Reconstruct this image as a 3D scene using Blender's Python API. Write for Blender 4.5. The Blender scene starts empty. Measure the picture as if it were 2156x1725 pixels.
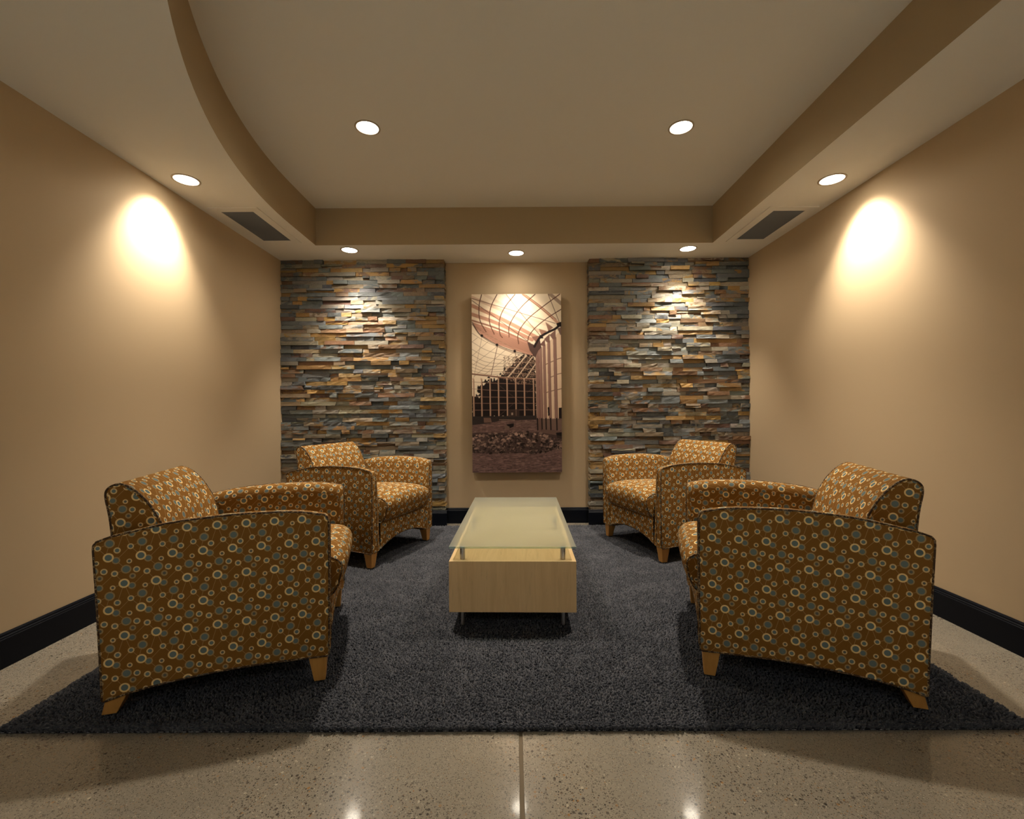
import bpy, bmesh, math, random
import numpy as np
from mathutils import Matrix, Vector

rnd = random.Random(7)
SC = bpy.context.scene
COL = SC.collection

# ------------------------------------------------------------------ camera
F_PX, CAM_H = 950.0, 1.05
YAW, PITCH, ROLL = -0.00286, 0.00156, -0.00581
cam_d = bpy.data.cameras.new('camera')
cam_d.sensor_fit = 'HORIZONTAL'
cam_d.sensor_width = 36.0
cam_d.lens = 36.0 * F_PX / 2156.0
cam_d.clip_start = 0.02
cam = bpy.data.objects.new('camera', cam_d)
COL.objects.link(cam)
_fw = Vector((math.sin(YAW) * math.cos(PITCH), math.cos(YAW) * math.cos(PITCH), math.sin(PITCH)))
_rt = Vector((math.cos(YAW), -math.sin(YAW), 0))
_up = _rt.cross(_fw)
_r = math.cos(ROLL) * _rt + math.sin(ROLL) * _up
_u = -math.sin(ROLL) * _rt + math.cos(ROLL) * _up
cam.matrix_world = Matrix(((_r.x, _u.x, -_fw.x, 0), (_r.y, _u.y, -_fw.y, 0), (_r.z, _u.z, -_fw.z, CAM_H), (0, 0, 0, 1)))
SC.camera = cam

# ------------------------------------------------------------------ world, exposure, light levels
world = bpy.data.worlds.new('world')
SC.world = world
world.use_nodes = True
world.node_tree.nodes['Background'].inputs[0].default_value = (1.0, 0.85, 0.65, 1)
world.node_tree.nodes['Background'].inputs[1].default_value = 0.0
SC.view_settings.view_transform = 'Standard'
SC.view_settings.look = 'None'
SC.view_settings.exposure = 0.16
SC.view_settings.gamma = 1.0
SC.view_settings.use_curve_mapping = False
SC.cycles.use_denoising = True
SC.cycles.use_light_tree = False
SC.cycles.use_adaptive_sampling = True
SC.cycles.adaptive_threshold = 0.045
SC.cycles.adaptive_min_samples = 24
SC.cycles.max_bounces = 6
SC.cycles.diffuse_bounces = 5
SC.cycles.glossy_bounces = 3
SC.cycles.transmission_bounces = 6
SC.cycles.sample_clamp_indirect = 6.0
SC.cycles.caustics_reflective = False
SC.cycles.caustics_refractive = False

LAMP_RGB = (1.0, 0.88, 0.72)
P_SIDE, P_BACK, P_TOP, P_FILL = 88.0, 105.0, 195.0, 440.0     # lamp watts per fixture group
WIDE_SHARE = 0.07                                            # spill of a lamp outside its beam
LENS_STRENGTH = 18.0
FILL_RGB = (0.82, 0.93, 1.0)                                # cool fill lamps added out of view behind the viewer

# ------------------------------------------------------------------ room numbers (metres)
XL, XR, YB, YF = -2.115, 2.147, 4.209, -4.6
YS = YB - 0.10                    # face of the ledger stone
ZS, ZC = 2.427, 2.734             # soffit and raised ceiling
SOF_Y, SOF_XR, SOF_XL = 3.737, 1.659, -1.632
ARC_R, ARC_Y = 3.58, 3.30         # curved soffit edge
NICHE_L, NICHE_R = -0.625, 0.695

# ------------------------------------------------------------------ helpers
def lin(r, g, b):
    f = lambda c: (c / 255.0 / 12.92) if c / 255.0 <= 0.04045 else ((c / 255.0 + 0.055) / 1.055) ** 2.4
    return (f(r), f(g), f(b), 1.0)

def link(o, parent=None):
    COL.objects.link(o)
    if parent is not None:
        o.parent = parent
    return o

def tag(o, label=None, cat=None, group=None, kind=None):
    if label: o['label'] = label
    if cat: o['category'] = cat
    if group: o['group'] = group
    if kind: o['kind'] = kind
    return o

def empty(name, loc=(0, 0, 0), rz=0.0):
    o = bpy.data.objects.new(name, None)
    o.empty_display_size = 0.1
    o.location = loc
    o.rotation_euler = (0, 0, rz)
    return link(o)

def mesh_obj(name, verts, faces, mat=None, parent=None, uvs=None, smooth=False, data_name=None):
    me = bpy.data.meshes.new(data_name or name)
    me.from_pydata([tuple(v) for v in verts], [], faces)
    if uvs is not None:
        ul = me.uv_layers.new(name='UVMap')
        flat = np.array([c for f in uvs for c in f], dtype=np.float32).ravel()
        ul.data.foreach_set('uv', flat)
    if smooth:
        me.polygons.foreach_set('use_smooth', [True] * len(me.polygons))
    if mat is not None:
        me.materials.append(mat)
    me.update()
    o = bpy.data.objects.new(name, me)
    return link(o, parent)

BOX_F = [(0, 3, 2, 1), (4, 5, 6, 7), (0, 1, 5, 4), (1, 2, 6, 5), (2, 3, 7, 6), (3, 0, 4, 7)]
def box_vf(x0, x1, y0, y1, z0, z1):
    return [(x0, y0, z0), (x1, y0, z0), (x1, y1, z0), (x0, y1, z0), (x0, y0, z1), (x1, y0, z1), (x1, y1, z1), (x0, y1, z1)], BOX_F

def box(name, x0, x1, y0, y1, z0, z1, mat, parent=None, bevel=0.0):
    v, f = box_vf(x0, x1, y0, y1, z0, z1)
    o = mesh_obj(name, v, f, mat, parent)
    if bevel:
        m = o.modifiers.new('bevel', 'BEVEL'); m.width = bevel; m.segments = 2; m.limit_method = 'ANGLE'
    return o

def cyl(name, r, z0, z1, mat, parent=None, n=24, loc=(0, 0), r2=None, chamfer=0.0015):
    r2 = r if r2 is None else r2
    prof = [(r - chamfer, z0), (r, z0 + chamfer), (r2, z1 - chamfer), (r2 - chamfer, z1)]
    verts, faces = [], []
    for (rr, z) in prof:
        for k in range(n):
            a = 2 * math.pi * k / n
            verts.append((loc[0] + rr * math.cos(a), loc[1] + rr * math.sin(a), z))
    for j in range(3):
        for k in range(n):
            faces.append((j * n + k, j * n + (k + 1) % n, (j + 1) * n + (k + 1) % n, (j + 1) * n + k))
    faces.append(tuple(reversed(range(n))))
    faces.append(tuple(3 * n + k for k in range(n)))
    o = mesh_obj(name, verts, faces, mat, parent, smooth=True)
    o.modifiers.new('edge', 'EDGE_SPLIT').split_angle = math.radians(40)
    return o

def tube_vf(pts, r, n=6, closed=False):
    pts = [Vector(p) for p in pts]
    N = len(pts)
    verts, faces = [], []
    prev = None
    for i, p in enumerate(pts):
        if closed:
            t = pts[(i + 1) % N] - pts[i - 1]
        else:
            t = pts[min(i + 1, N - 1)] - pts[max(i - 1, 0)]
        t.normalize()
        if prev is None:
            a = Vector((0, 0, 1)) if abs(t.z) < 0.9 else Vector((1, 0, 0))
            nn = t.cross(a).normalized()
        else:
            nn = (prev - t * prev.dot(t)).normalized()
        prev = nn
        b = t.cross(nn)
        for k in range(n):
            a = 2 * math.pi * k / n
            verts.append(p + r * (math.cos(a) * nn + math.sin(a) * b))
    M = N if closed else N - 1
    for i in range(M):
        for k in range(n):
            j = (i + 1) % N
            faces.append((i * n + k, i * n + (k + 1) % n, j * n + (k + 1) % n, j * n + k))
    return verts, faces

# ------------------------------------------------------------------ node material helpers
class NT:
    def __init__(self, name):
        self.mat = bpy.data.materials.new(name)
        self.mat.use_nodes = True
        self.t = self.mat.node_tree
        self.t.nodes.clear()
        self.out = self.t.nodes.new('ShaderNodeOutputMaterial')
    def n(self, kind, **kw):
        nd = self.t.nodes.new(kind)
        for k, v in kw.items():
            setattr(nd, k, v)
        return nd
    def set(self, sock, v):
        if hasattr(v, 'is_linked') or isinstance(v, bpy.types.NodeSocket):
            self.t.links.new(v, sock)
        else:
            sock.default_value = v
    def math(self, op, a, b=None, c=None, clamp=False):
        nd = self.n('ShaderNodeMath', operation=op, use_clamp=clamp)
        self.set(nd.inputs[0], a)
        if b is not None: self.set(nd.inputs[1], b)
        if c is not None: self.set(nd.inputs[2], c)
        return nd.outputs[0]
    def vmath(self, op, a, b=None, c=None, out=0):
        nd = self.n('ShaderNodeVectorMath', operation=op)
        self.set(nd.inputs[0], a)
        if b is not None: self.set(nd.inputs[1], b)
        if c is not None: self.set(nd.inputs[2], c)
        return nd.outputs[out]
    def mix(self, fac, a, b, blend='MIX'):
        nd = self.n('ShaderNodeMix', data_type='RGBA', blend_type=blend)
        self.set(nd.inputs[0], fac)
        self.set(nd.inputs[6], a)
        self.set(nd.inputs[7], b)
        return nd.outputs[2]
    def noise(self, vec, scale, detail=3.0, rough=0.55, dist=0.0, out=0):
        nd = self.n('ShaderNodeTexNoise')
        if vec is not None: self.set(nd.inputs['Vector'], vec)
        nd.inputs['Scale'].default_value = scale
        nd.inputs['Detail'].default_value = detail
        nd.inputs['Roughness'].default_value = rough
        nd.inputs['Distortion'].default_value = dist
        return nd.outputs[out]
    def voro(self, vec, scale, feature='F1', out='Distance', rand=1.0):
        nd = self.n('ShaderNodeTexVoronoi', feature=feature)
        self.set(nd.inputs['Vector'], vec)
        nd.inputs['Scale'].default_value = scale
        nd.inputs['Randomness'].default_value = rand
        return nd.outputs[out]
    def ramp(self, fac, stops, interp='LINEAR'):
        nd = self.n('ShaderNodeValToRGB')
        nd.color_ramp.interpolation = interp
        e = nd.color_ramp.elements
        while len(e) < len(stops): e.new(0.5)
        for el, (p, c) in zip(e, stops):
            el.position = p; el.color = c if len(c) == 4 else (*c, 1)
        self.set(nd.inputs[0], fac)
        return nd.outputs[0]
    def step(self, v, lo, hi):
        nd = self.n('ShaderNodeMapRange', interpolation_type='SMOOTHSTEP')
        self.set(nd.inputs[0], v)
        nd.inputs[1].default_value = lo; nd.inputs[2].default_value = hi
        return nd.outputs[0]
    def pos(self):
        return self.n('ShaderNodeNewGeometry').outputs['Position']
    def obj(self):
        return self.n('ShaderNodeTexCoord').outputs['Object']
    def uv(self):
        return self.n('ShaderNodeTexCoord').outputs['UV']
    def bump(self, h, strength=0.3, dist=0.01):
        nd = self.n('ShaderNodeBump')
        nd.inputs['Strength'].default_value = strength
        nd.inputs['Distance'].default_value = dist
        self.set(nd.inputs['Height'], h)
        return nd.outputs[0]
    def scale(self, vec, s):
        nd = self.n('ShaderNodeMapping')
        self.set(nd.inputs[0], vec)
        nd.inputs['Scale'].default_value = s
        return nd.outputs[0]
    def bsdf(self, color, rough=0.6, spec=0.5, metal=0.0, normal=None, coat=0.0, sheen=0.0, coat_rough=0.1):
        b = self.n('ShaderNodeBsdfPrincipled')
        self.set(b.inputs['Base Color'], color)
        self.set(b.inputs['Roughness'], rough)
        self.set(b.inputs['Metallic'], metal)
        self.set(b.inputs['Specular IOR Level'], spec)
        self.set(b.inputs['Coat Weight'], coat)
        b.inputs['Coat Roughness'].default_value = coat_rough
        self.set(b.inputs['Sheen Weight'], sheen)
        if normal is not None: self.set(b.inputs['Normal'], normal)
        return b
    def finish(self, shader):
        self.t.links.new(shader.outputs[0] if hasattr(shader, 'outputs') else shader, self.out.inputs[0])
        return self.mat

M = {}

def paint(name, rgb, rough=0.75, spec=0.25):
    m = NT(name)
    p = m.pos()
    c = m.mix(m.math('MULTIPLY', m.noise(p, 2.2, 3), 0.10), (*rgb, 1), tuple(x * 0.85 for x in rgb) + (1,))
    return m.finish(m.bsdf(c, rough, spec))

M['wall'] = paint('wall_paint', (0.515, 0.39, 0.245))
M['ceiling'] = paint('ceiling_paint', (0.76, 0.74, 0.69), 0.9, 0.1)
M['fascia'] = paint('fascia_paint', (0.41, 0.315, 0.19), 0.8, 0.2)

def mat_baseboard():
    m = NT('espresso_baseboard')
    return m.finish(m.bsdf((0.0032, 0.0045, 0.0085, 1), 0.5, 0.14))
M['baseboard'] = mat_baseboard()

def mat_concrete():
    m = NT('polished_concrete')
    p = m.pos()
    flat = m.scale(p, (1, 1, 0))
    big = m.noise(flat, 1.1, 4, 0.6)
    base = m.mix(m.step(big, 0.35, 0.68), (0.30, 0.267, 0.21, 1), (0.385, 0.34, 0.268, 1))
    base = m.mix(m.math('MULTIPLY', m.noise(flat, 90, 3), 0.35), base, (0.17, 0.145, 0.11, 1))
    zone = m.step(m.noise(flat, 2.3, 3, 0.6), 0.38, 0.58)       # where the grind exposed the aggregate
    # pebbles of two sizes with their own colours
    for sc, lo, hi, share, zw in ((70, 0.26, 0.33, 0.52, True), (150, 0.30, 0.40, 0.50, True), (300, 0.30, 0.44, 0.50, False)):
        d = m.voro(flat, sc)
        cc = d.node.outputs['Color']
        sep = m.n('ShaderNodeSeparateColor'); m.set(sep.inputs[0], cc)
        inside = m.math('SUBTRACT', 1.0, m.step(d, lo, hi))
        pick = m.math('GREATER_THAN', sep.outputs[0], share)
        mask = m.math('MULTIPLY', inside, pick)
        if zw: mask = m.math('MULTIPLY', mask, zone)
        pc = m.ramp(sep.outputs[1], [(0.0, (0.035, 0.028, 0.024)), (0.32, (0.07, 0.055, 0.045)), (0.55, (0.16, 0.12, 0.085)), (0.70, (0.33, 0.27, 0.20)), (0.85, (0.58, 0.50, 0.38)), (0.93, (0.38, 0.19, 0.06)), (1.0, (0.16, 0.16, 0.17))], 'CONSTANT')
        base = m.mix(m.math('MULTIPLY', mask, 0.85), base, pc)
    rough = m.math('ADD', 0.16, m.math('MULTIPLY', m.noise(flat, 6, 4), 0.14))
    bp = m.bump(m.noise(flat, 35, 3), 0.04, 0.002)
    return m.finish(m.bsdf(base, rough, 0.45, normal=bp, coat=0.55, coat_rough=0.055))
M['concrete'] = mat_concrete()

def mat_joint():
    m = NT('joint_filler')
    return m.finish(m.bsdf((0.19, 0.145, 0.09, 1), 0.6, 0.3))
M['joint'] = mat_joint()

def mat_stone():
    m = NT('split_slate')
    p = m.pos()
    a1 = m.n('ShaderNodeAttribute', attribute_name='tone').outputs['Color']
    a2 = m.n('ShaderNodeAttribute', attribute_name='tone_b').outputs['Color']
    st = m.scale(p, (1.0, 1.0, 2.0))
    patch = m.step(m.noise(st, 9, 4, 0.65, 0.8), 0.47, 0.60)
    c = m.mix(patch, a1, a2)
    c = m.mix(m.math('MULTIPLY', m.step(m.noise(st, 34, 5, 0.7), 0.5, 0.75), 0.45), c, (0.035, 0.028, 0.022, 1))
    c = m.mix(m.math('MULTIPLY', m.step(m.noise(st, 60, 3, 0.6), 0.60, 0.74), 0.30), c, (0.45, 0.40, 0.31, 1))
    h = m.math('ADD', m.noise(st, 45, 6, 0.7), m.math('MULTIPLY', m.noise(m.scale(p, (1, 1, 3)), 150, 3), 0.35))
    bp = m.bump(h, 0.55, 0.005)
    return m.finish(m.bsdf(c, 0.55, 0.45, normal=bp))
M['stone'] = mat_stone()

def mat_fabric():
    """woven upholstery: overlapping rings and discs joined by thin lines, repeat 93 x 178 mm"""
    m = NT('ring_pattern_upholstery')
    TW, TH = 0.0932, 0.1786
    U, V = 1.0e-4, 1.1523e-4
    uv = m.uv()
    base = (0.218, 0.103, 0.023, 1)
    cream, gold, teal, dim = (0.80, 0.58, 0.27, 1), (0.66, 0.48, 0.24, 1), (0.135, 0.180, 0.185, 1), (0.36, 0.25, 0.12, 1)
    col = m.mix(m.math('MULTIPLY', m.noise(m.scale(uv, (1, 1, 0)), 1300, 1), 0.30), base, (0.18, 0.080, 0.017, 1))
    def rel(u, v):
        d = m.vmath('SUBTRACT', uv, (u * U, v * V, 0))
        nd = m.n('ShaderNodeVectorMath', operation='WRAP')
        m.set(nd.inputs[0], d)
        nd.inputs[1].default_value = (TW / 2, TH / 2, 1)
        nd.inputs[2].default_value = (-TW / 2, -TH / 2, -1)
        return nd.outputs[0]
    segs = [((-262, 878), (175, 486)), ((175, 486), (505, 377)), ((215, 99), (505, 377)), ((175, 486), (445, 793)),
            ((445, 793), (635, 1255)), ((445, 793), (250, 1351)), ((120, 898), (445, 793)), ((120, 898), (35, 1137)),
            ((635, 1255), (215, 1649)), ((635, 1255), (932, 1550)), ((635, 1255), (967, 1137)), ((35, 1137), (-60, 1460))]
    for (a, b) in segs:
        ax, ay, bx, by = a[0] * U, a[1] * V, b[0] * U, b[1] * V
        L = math.hypot(bx - ax, by - ay)
        dx, dy = (bx - ax) / L, (by - ay) / L
        r = rel((a[0] + b[0]) / 2, (a[1] + b[1]) / 2)
        along = m.math('ABSOLUTE', m.vmath('DOT_PRODUCT', r, (dx, dy, 0), out=1))
        off = m.math('ABSOLUTE', m.vmath('DOT_PRODUCT', r, (-dy, dx, 0), out=1))
        mask = m.math('MULTIPLY', m.math('LESS_THAN', along, L / 2), m.math('SUBTRACT', 1.0, m.step(off, 0.0003, 0.0009)))
        col = m.mix(m.math('MULTIPLY', mask, 0.42), col, gold)
    circ = [(215, 99, 122, 82, 'd'), (670, 878, 117, 78, 'd'), (687, 595, 98, 50, 'd'), (505, 377, 150, 108, 'd'), (35, 1137, 150, 106, 'd'),
            (595, 143, 82, 46, 'g'), (120, 898, 82, 42, 'g'), (806, 405, 105, 66, 'g'), (175, 486, 104, 60, 'g'), (635, 1255, 98, 60, 'g'), (250, 1351, 104, 63, 'g'),
            (0, 0, 156, 104, 'c'), (445, 793, 158, 105, 'c')]
    for (u, v, ro, ri, k) in circ:
        d = m.vmath('LENGTH', rel(u, v), out=1)
        ring = {'d': dim, 'g': gold, 'c': cream}[k]
        e = 5e-4 if k != 'd' else 9e-4
        col = m.mix(m.math('SUBTRACT', 1.0, m.step(d, ro * U - e, ro * U + e)), col, ring)
        col = m.mix(m.math('SUBTRACT', 1.0, m.step(d, ri * U - e, ri * U + e)), col, teal if ri > 55 else (0.12, 0.12, 0.10, 1))
    bp = m.bump(m.noise(m.scale(uv, (1, 1, 0)), 900, 2), 0.15, 0.001)
    return m.finish(m.bsdf(col, 0.75, 0.05, normal=bp))
M['fabric'] = mat_fabric()

def mat_piping():
    m = NT('upholstery_piping')
    p = m.obj()
    c = m.ramp(m.noise(p, 95, 1), [(0.0, (0.040, 0.020, 0.010)), (0.52, (0.055, 0.028, 0.012)), (0.60, (0.36, 0.24, 0.11)), (0.66, (0.06, 0.06, 0.06)), (1.0, (0.045, 0.022, 0.010))])
    return m.finish(m.bsdf(c, 0.7, 0.3))
M['piping'] = mat_piping()

def mat_wood(name, c1, c2, axis='z', rough=0.42):
    m = NT(name)
    p = m.obj()
    s = {'z': (14, 14, 1.2), 'y': (14, 1.2, 14), 'x': (1.2, 14, 14)}[axis]
    q = m.scale(p, s)
    g = m.noise(q, 2.0, 5, 0.6, 1.2)
    c = m.mix(m.step(g, 0.3, 0.75), (*c1, 1), (*c2, 1))
    c = m.mix(m.math('MULTIPLY', m.step(m.noise(q, 11, 2), 0.62, 0.72), 0.25), c, tuple(x * 0.6 for x in c2) + (1,))
    return m.finish(m.bsdf(c, rough, 0.4))
M['maple'] = mat_wood('maple_veneer', (0.78, 0.56, 0.31), (0.69, 0.475, 0.25))
M['maple_long'] = mat_wood('maple_veneer_long_grain', (0.72, 0.50, 0.26), (0.63, 0.42, 0.205), 'y')
M['leg_wood'] = mat_wood('honey_wood_leg', (0.52, 0.27, 0.07), (0.44, 0.215, 0.055))

def mat_steel():
    m = NT('brushed_steel')
    p = m.obj()
    r = m.math('ADD', 0.30, m.math('MULTIPLY', m.noise(m.scale(p, (1, 1, 60)), 40, 2), 0.15))
    return m.finish(m.bsdf((0.52, 0.52, 0.53, 1), r, 0.5, 1.0))
M['steel'] = mat_steel()

def mat_frosted():
    m = NT('frosted_glass')
    p = m.obj()
    smear = m.step(m.noise(p, 6, 3, 0.5, 1.0), 0.3, 0.8)
    tr = m.n('ShaderNodeBsdfTranslucent'); tr.inputs[0].default_value = (0.88, 0.95, 0.87, 1)
    df = m.n('ShaderNodeBsdfDiffuse'); df.inputs[0].default_value = (0.70, 0.80, 0.72, 1)
    rf = m.n('ShaderNodeBsdfRefraction'); rf.inputs['Color'].default_value = (0.88, 0.95, 0.87, 1)
    rf.inputs['Roughness'].default_value = 0.35; rf.inputs['IOR'].default_value = 1.15
    tp = m.n('ShaderNodeBsdfTransparent'); tp.inputs[0].default_value = (0.88, 0.95, 0.87, 1)
    gl = m.n('ShaderNodeBsdfGlossy'); m.set(gl.inputs['Roughness'], m.math('ADD', 0.32, m.math('MULTIPLY', smear, 0.05)))
    gl.inputs[0].default_value = (1, 1, 1, 1)
    def mx(f, a, b):
        s = m.n('ShaderNodeMixShader'); m.set(s.inputs[0], f)
        m.t.links.new(a.outputs[0], s.inputs[1]); m.t.links.new(b.outputs[0], s.inputs[2]); return s
    body = mx(0.22, tr, df)
    see = mx(0.75, rf, tp)
    b2 = mx(0.52, body, see)
    fr = m.n('ShaderNodeFresnel'); fr.inputs[0].default_value = 1.45
    return m.finish(mx(fr.outputs[0], b2, gl))
M['frosted'] = mat_frosted()
def mat_glass_edge():
    m = NT('polished_glass_edge')
    tp = m.n('ShaderNodeBsdfTransparent'); tp.inputs[0].default_value = (0.82, 0.97, 0.93, 1)
    gl = m.bsdf((0.55, 0.78, 0.72, 1), 0.15, 0.6)
    mx = m.n('ShaderNodeMixShader'); mx.inputs[0].default_value = 0.35
    m.t.links.new(tp.outputs[0], mx.inputs[1]); m.t.links.new(gl.outputs[0], mx.inputs[2])
    return m.finish(mx)
M['glass_edge'] = mat_glass_edge()
def mat_glass_clear():
    m = NT('clear_glass_underside')
    tp = m.n('ShaderNodeBsdfTransparent'); tp.inputs[0].default_value = (0.96, 0.985, 0.965, 1)
    return m.finish(tp)
M['glass_clear'] = mat_glass_clear()

def mat_rug(name, dark, light):
    m = NT(name)
    p = m.pos()
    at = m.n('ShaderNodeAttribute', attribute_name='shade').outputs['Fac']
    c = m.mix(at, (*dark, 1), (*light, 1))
    c = m.mix(m.math('MULTIPLY', m.step(m.noise(p, 7, 5, 0.65), 0.42, 0.66), 0.45), c, tuple(x * 1.35 for x in light) + (1,))
    c = m.mix(m.math('MULTIPLY', m.step(m.noise(m.scale(p, (1, 2.2, 1)), 26, 3, 0.6), 0.56, 0.70), 0.55), c, tuple(x * 0.6 for x in dark) + (1,))
    return m.finish(m.bsdf(c, 0.95, 0.1, sheen=0.15))
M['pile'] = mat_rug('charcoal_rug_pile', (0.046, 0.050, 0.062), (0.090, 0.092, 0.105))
def plain(name, rgb, rough=0.6, spec=0.4, metal=0.0):
    m = NT(name)
    p = m.pos()
    c = m.mix(m.math('MULTIPLY', m.noise(p, 60, 2), 0.3), (*rgb, 1), tuple(x * 0.75 for x in rgb) + (1,))
    return m.finish(m.bsdf(c, rough, spec, metal))
M['backing'] = plain('rug_backing', (0.02, 0.021, 0.026), 0.9, 0.1)
M['stitch'] = plain('pale_stitching', (0.34, 0.34, 0.36), 0.8, 0.2)
M['vent_grey'] = plain('grey_vent_panel', (0.135, 0.15, 0.175), 0.6, 0.3)
M['trim_white'] = plain('lamp_trim_enamel', (0.45, 0.38, 0.29), 0.5, 0.3)
M['canvas_edge'] = plain('canvas_edge', (0.10, 0.075, 0.06), 0.85, 0.2)

def mat_lens():
    m = NT('lit_lamp_lens')
    e = m.n('ShaderNodeEmission')
    e.inputs[0].default_value = (1.0, 0.90, 0.74, 1)
    e.inputs[1].default_value = LENS_STRENGTH
    return m.finish(e)
M['lens'] = mat_lens()
M['lens'].cycles.emission_sampling = 'NONE'

def mat_print():
    m = NT('sepia_photo_print')
    at = m.n('ShaderNodeAttribute', attribute_name='ink').outputs['Color']
    return m.finish(m.bsdf(at, 0.6, 0.08))
M['print'] = mat_print()

# ------------------------------------------------------------------ room shell
def struct(o):
    o['kind'] = 'structure'
    return o

# floor: two ground slabs either side of a filled saw-cut
JX, JW = 0.018, 0.0055
rr = random.Random(3)
ny = 130
vs, fs = [], []
ys = [YF + (YB - YF) * i / ny for i in range(ny + 1)]
for y in ys:
    jl = JX - JW - rr.uniform(0, 0.0022); jr = JX + JW + rr.uniform(0, 0.0016)
    vs += [(XL - 0.3, y, 0), (jl, y, 0), (jl + 0.001, y, -0.006), (jr - 0.001, y, -0.006), (jr, y, 0), (XR + 0.3, y, 0)]
for i in range(ny):
    for k in (0, 1, 3, 4):
        a = i * 6 + k
        fs.append((a, a + 1, a + 7, a + 6))
floor = struct(mesh_obj('floor', vs, fs, M['concrete']))
tag(floor, 'polished grey-brown concrete floor with exposed aggregate and a saw-cut joint')
box('joint_filler', JX - JW - 0.003, JX + JW + 0.003, YF, YB, -0.012, -0.0025, M['joint'], floor)

T = 0.12
tag(struct(box('wall_left', XL - T, XL, YF - T, YB + T, 0, ZC + 0.1, M['wall'])), 'plain beige painted wall beside the curved soffit')
tag(struct(box('wall_right', XR, XR + T, YF - T, YB + T, 0, ZC + 0.1, M['wall'])), 'plain beige painted wall beside the straight soffit')
tag(struct(box('wall_back', XL, XR, YB, YB + T, 0, ZC + 0.1, M['wall'])), 'beige painted niche wall between the two stone panels')
tag(struct(box('wall_front', XL, XR, YF - T, YF, 0, ZC + 0.1, M['ceiling'])), 'beige wall behind the viewer')
tag(struct(box('ceiling', XL - T, XR + T, YF - T, YB + T, ZC, ZC + 0.1, M['ceiling'])), 'raised cream ceiling tray')

# outline of the ceiling tray in plan
ARC_CX = SOF_XL + ARC_R
tray = [(SOF_XL, SOF_Y), (SOF_XL, ARC_Y)]
a_end = math.acos((ARC_CX - SOF_XR) / ARC_R)
for i in range(1, 61):
    a = a_end * i / 60
    tray.append((ARC_CX - ARC_R * math.cos(a), ARC_Y - ARC_R * math.sin(a)))
tray[-1] = (SOF_XR, tray[-1][1])
tray.append((SOF_XR, SOF_Y))
bm = bmesh.new()
outer = [(XL, YF), (XR, YF), (XR, YB), (XL, YB)]
ev = []
for loop in (outer, tray):
    vv = [bm.verts.new((x, y, ZS)) for x, y in loop]
    ev += [bm.edges.new((vv[i], vv[(i + 1) % len(vv)])) for i in range(len(vv))]
bmesh.ops.triangle_fill(bm, use_beauty=True, edges=ev)
for f in bm.faces:
    if f.normal.z > 0: f.normal_flip()
me = bpy.data.meshes.new('ceiling_soffit'); bm.to_mesh(me); bm.free()
me.materials.append(M['ceiling'])
soffit = struct(link(bpy.data.objects.new('ceiling_soffit', me)))
tag(soffit, 'lowered cream soffit running around the ceiling tray')
vs = [(x, y, z) for (x, y) in tray for z in (ZS, ZC)]
n = len(tray)
fs = [(2 * i, 2 * i + 1, 2 * ((i + 1) % n) + 1, 2 * ((i + 1) % n)) for i in range(n)]
fascia = struct(mesh_obj('trim_1', vs, fs, M['fascia'], smooth=True))
fascia.modifiers.new('edge', 'EDGE_SPLIT').split_angle = math.radians(30)
tag(fascia, 'tan vertical face of the soffit, curved along one side')

# ------------------------------------------------------------------ baseboards
BB = [(0, 0), (0.016, 0), (0.016, 0.118), (0.0135, 0.121), (0.0135, 0.126), (0.010, 0.130), (0.010, 0.136), (0.006, 0.142), (0, 0.142)]
def baseboard(name, p0, p1, nrm, label):
    vs, fs = [], []
    k = len(BB)
    for p in (p0, p1):
        for (d, z) in BB:
            vs.append((p[0] + nrm[0] * d, p[1] + nrm[1] * d, z))
    for i in range(k - 1):
        fs.append((i, i + 1, k + i + 1, k + i))
    fs.append(tuple(range(k))); fs.append(tuple(reversed(range(k, 2 * k))))
    return tag(struct(mesh_obj(name, vs, fs, M['baseboard'])), label)
baseboard('baseboard_left', (XL, YF), (XL, YS), (1, 0), 'black moulded baseboard along the wall by the curved soffit')
baseboard('baseboard_right', (XR, YF), (XR, YS), (-1, 0), 'black moulded baseboard along the wall by the straight soffit')
baseboard('baseboard_back', (NICHE_L, YB), (NICHE_R, YB), (0, -1), 'black baseboard inside the niche behind the coffee table')
SB = YS   # front of the stone substrate at the base
baseboard('baseboard_back_left', (XL, SB), (NICHE_L + 0.016, SB), (0, -1), 'black baseboard under the stone panel nearer the curved soffit')
baseboard('baseboard_back_right', (NICHE_R - 0.016, SB), (XR, SB), (0, -1), 'black baseboard under the stone panel nearer the straight soffit')

# ------------------------------------------------------------------ ledger stone panels
TONES = [((0.145, 0.162, 0.165), 24), ((0.105, 0.120, 0.130), 13), ((0.235, 0.218, 0.178), 17), ((0.34, 0.30, 0.225), 9), ((0.29, 0.182, 0.070), 11),
         ((0.34, 0.205, 0.066), 6), ((0.185, 0.105, 0.055), 9), ((0.135, 0.078, 0.055), 4), ((0.22, 0.165, 0.105), 11), ((0.07, 0.08, 0.09), 4)]
def pick_tone(r):
    t = r.uniform(0, sum(w for _, w in TONES))
    for c, w in TONES:
        t -= w
        if t <= 0: break
    k = r.uniform(0.80, 1.18)
    return tuple(x * k * r.uniform(0.95, 1.05) for x in c)

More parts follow.
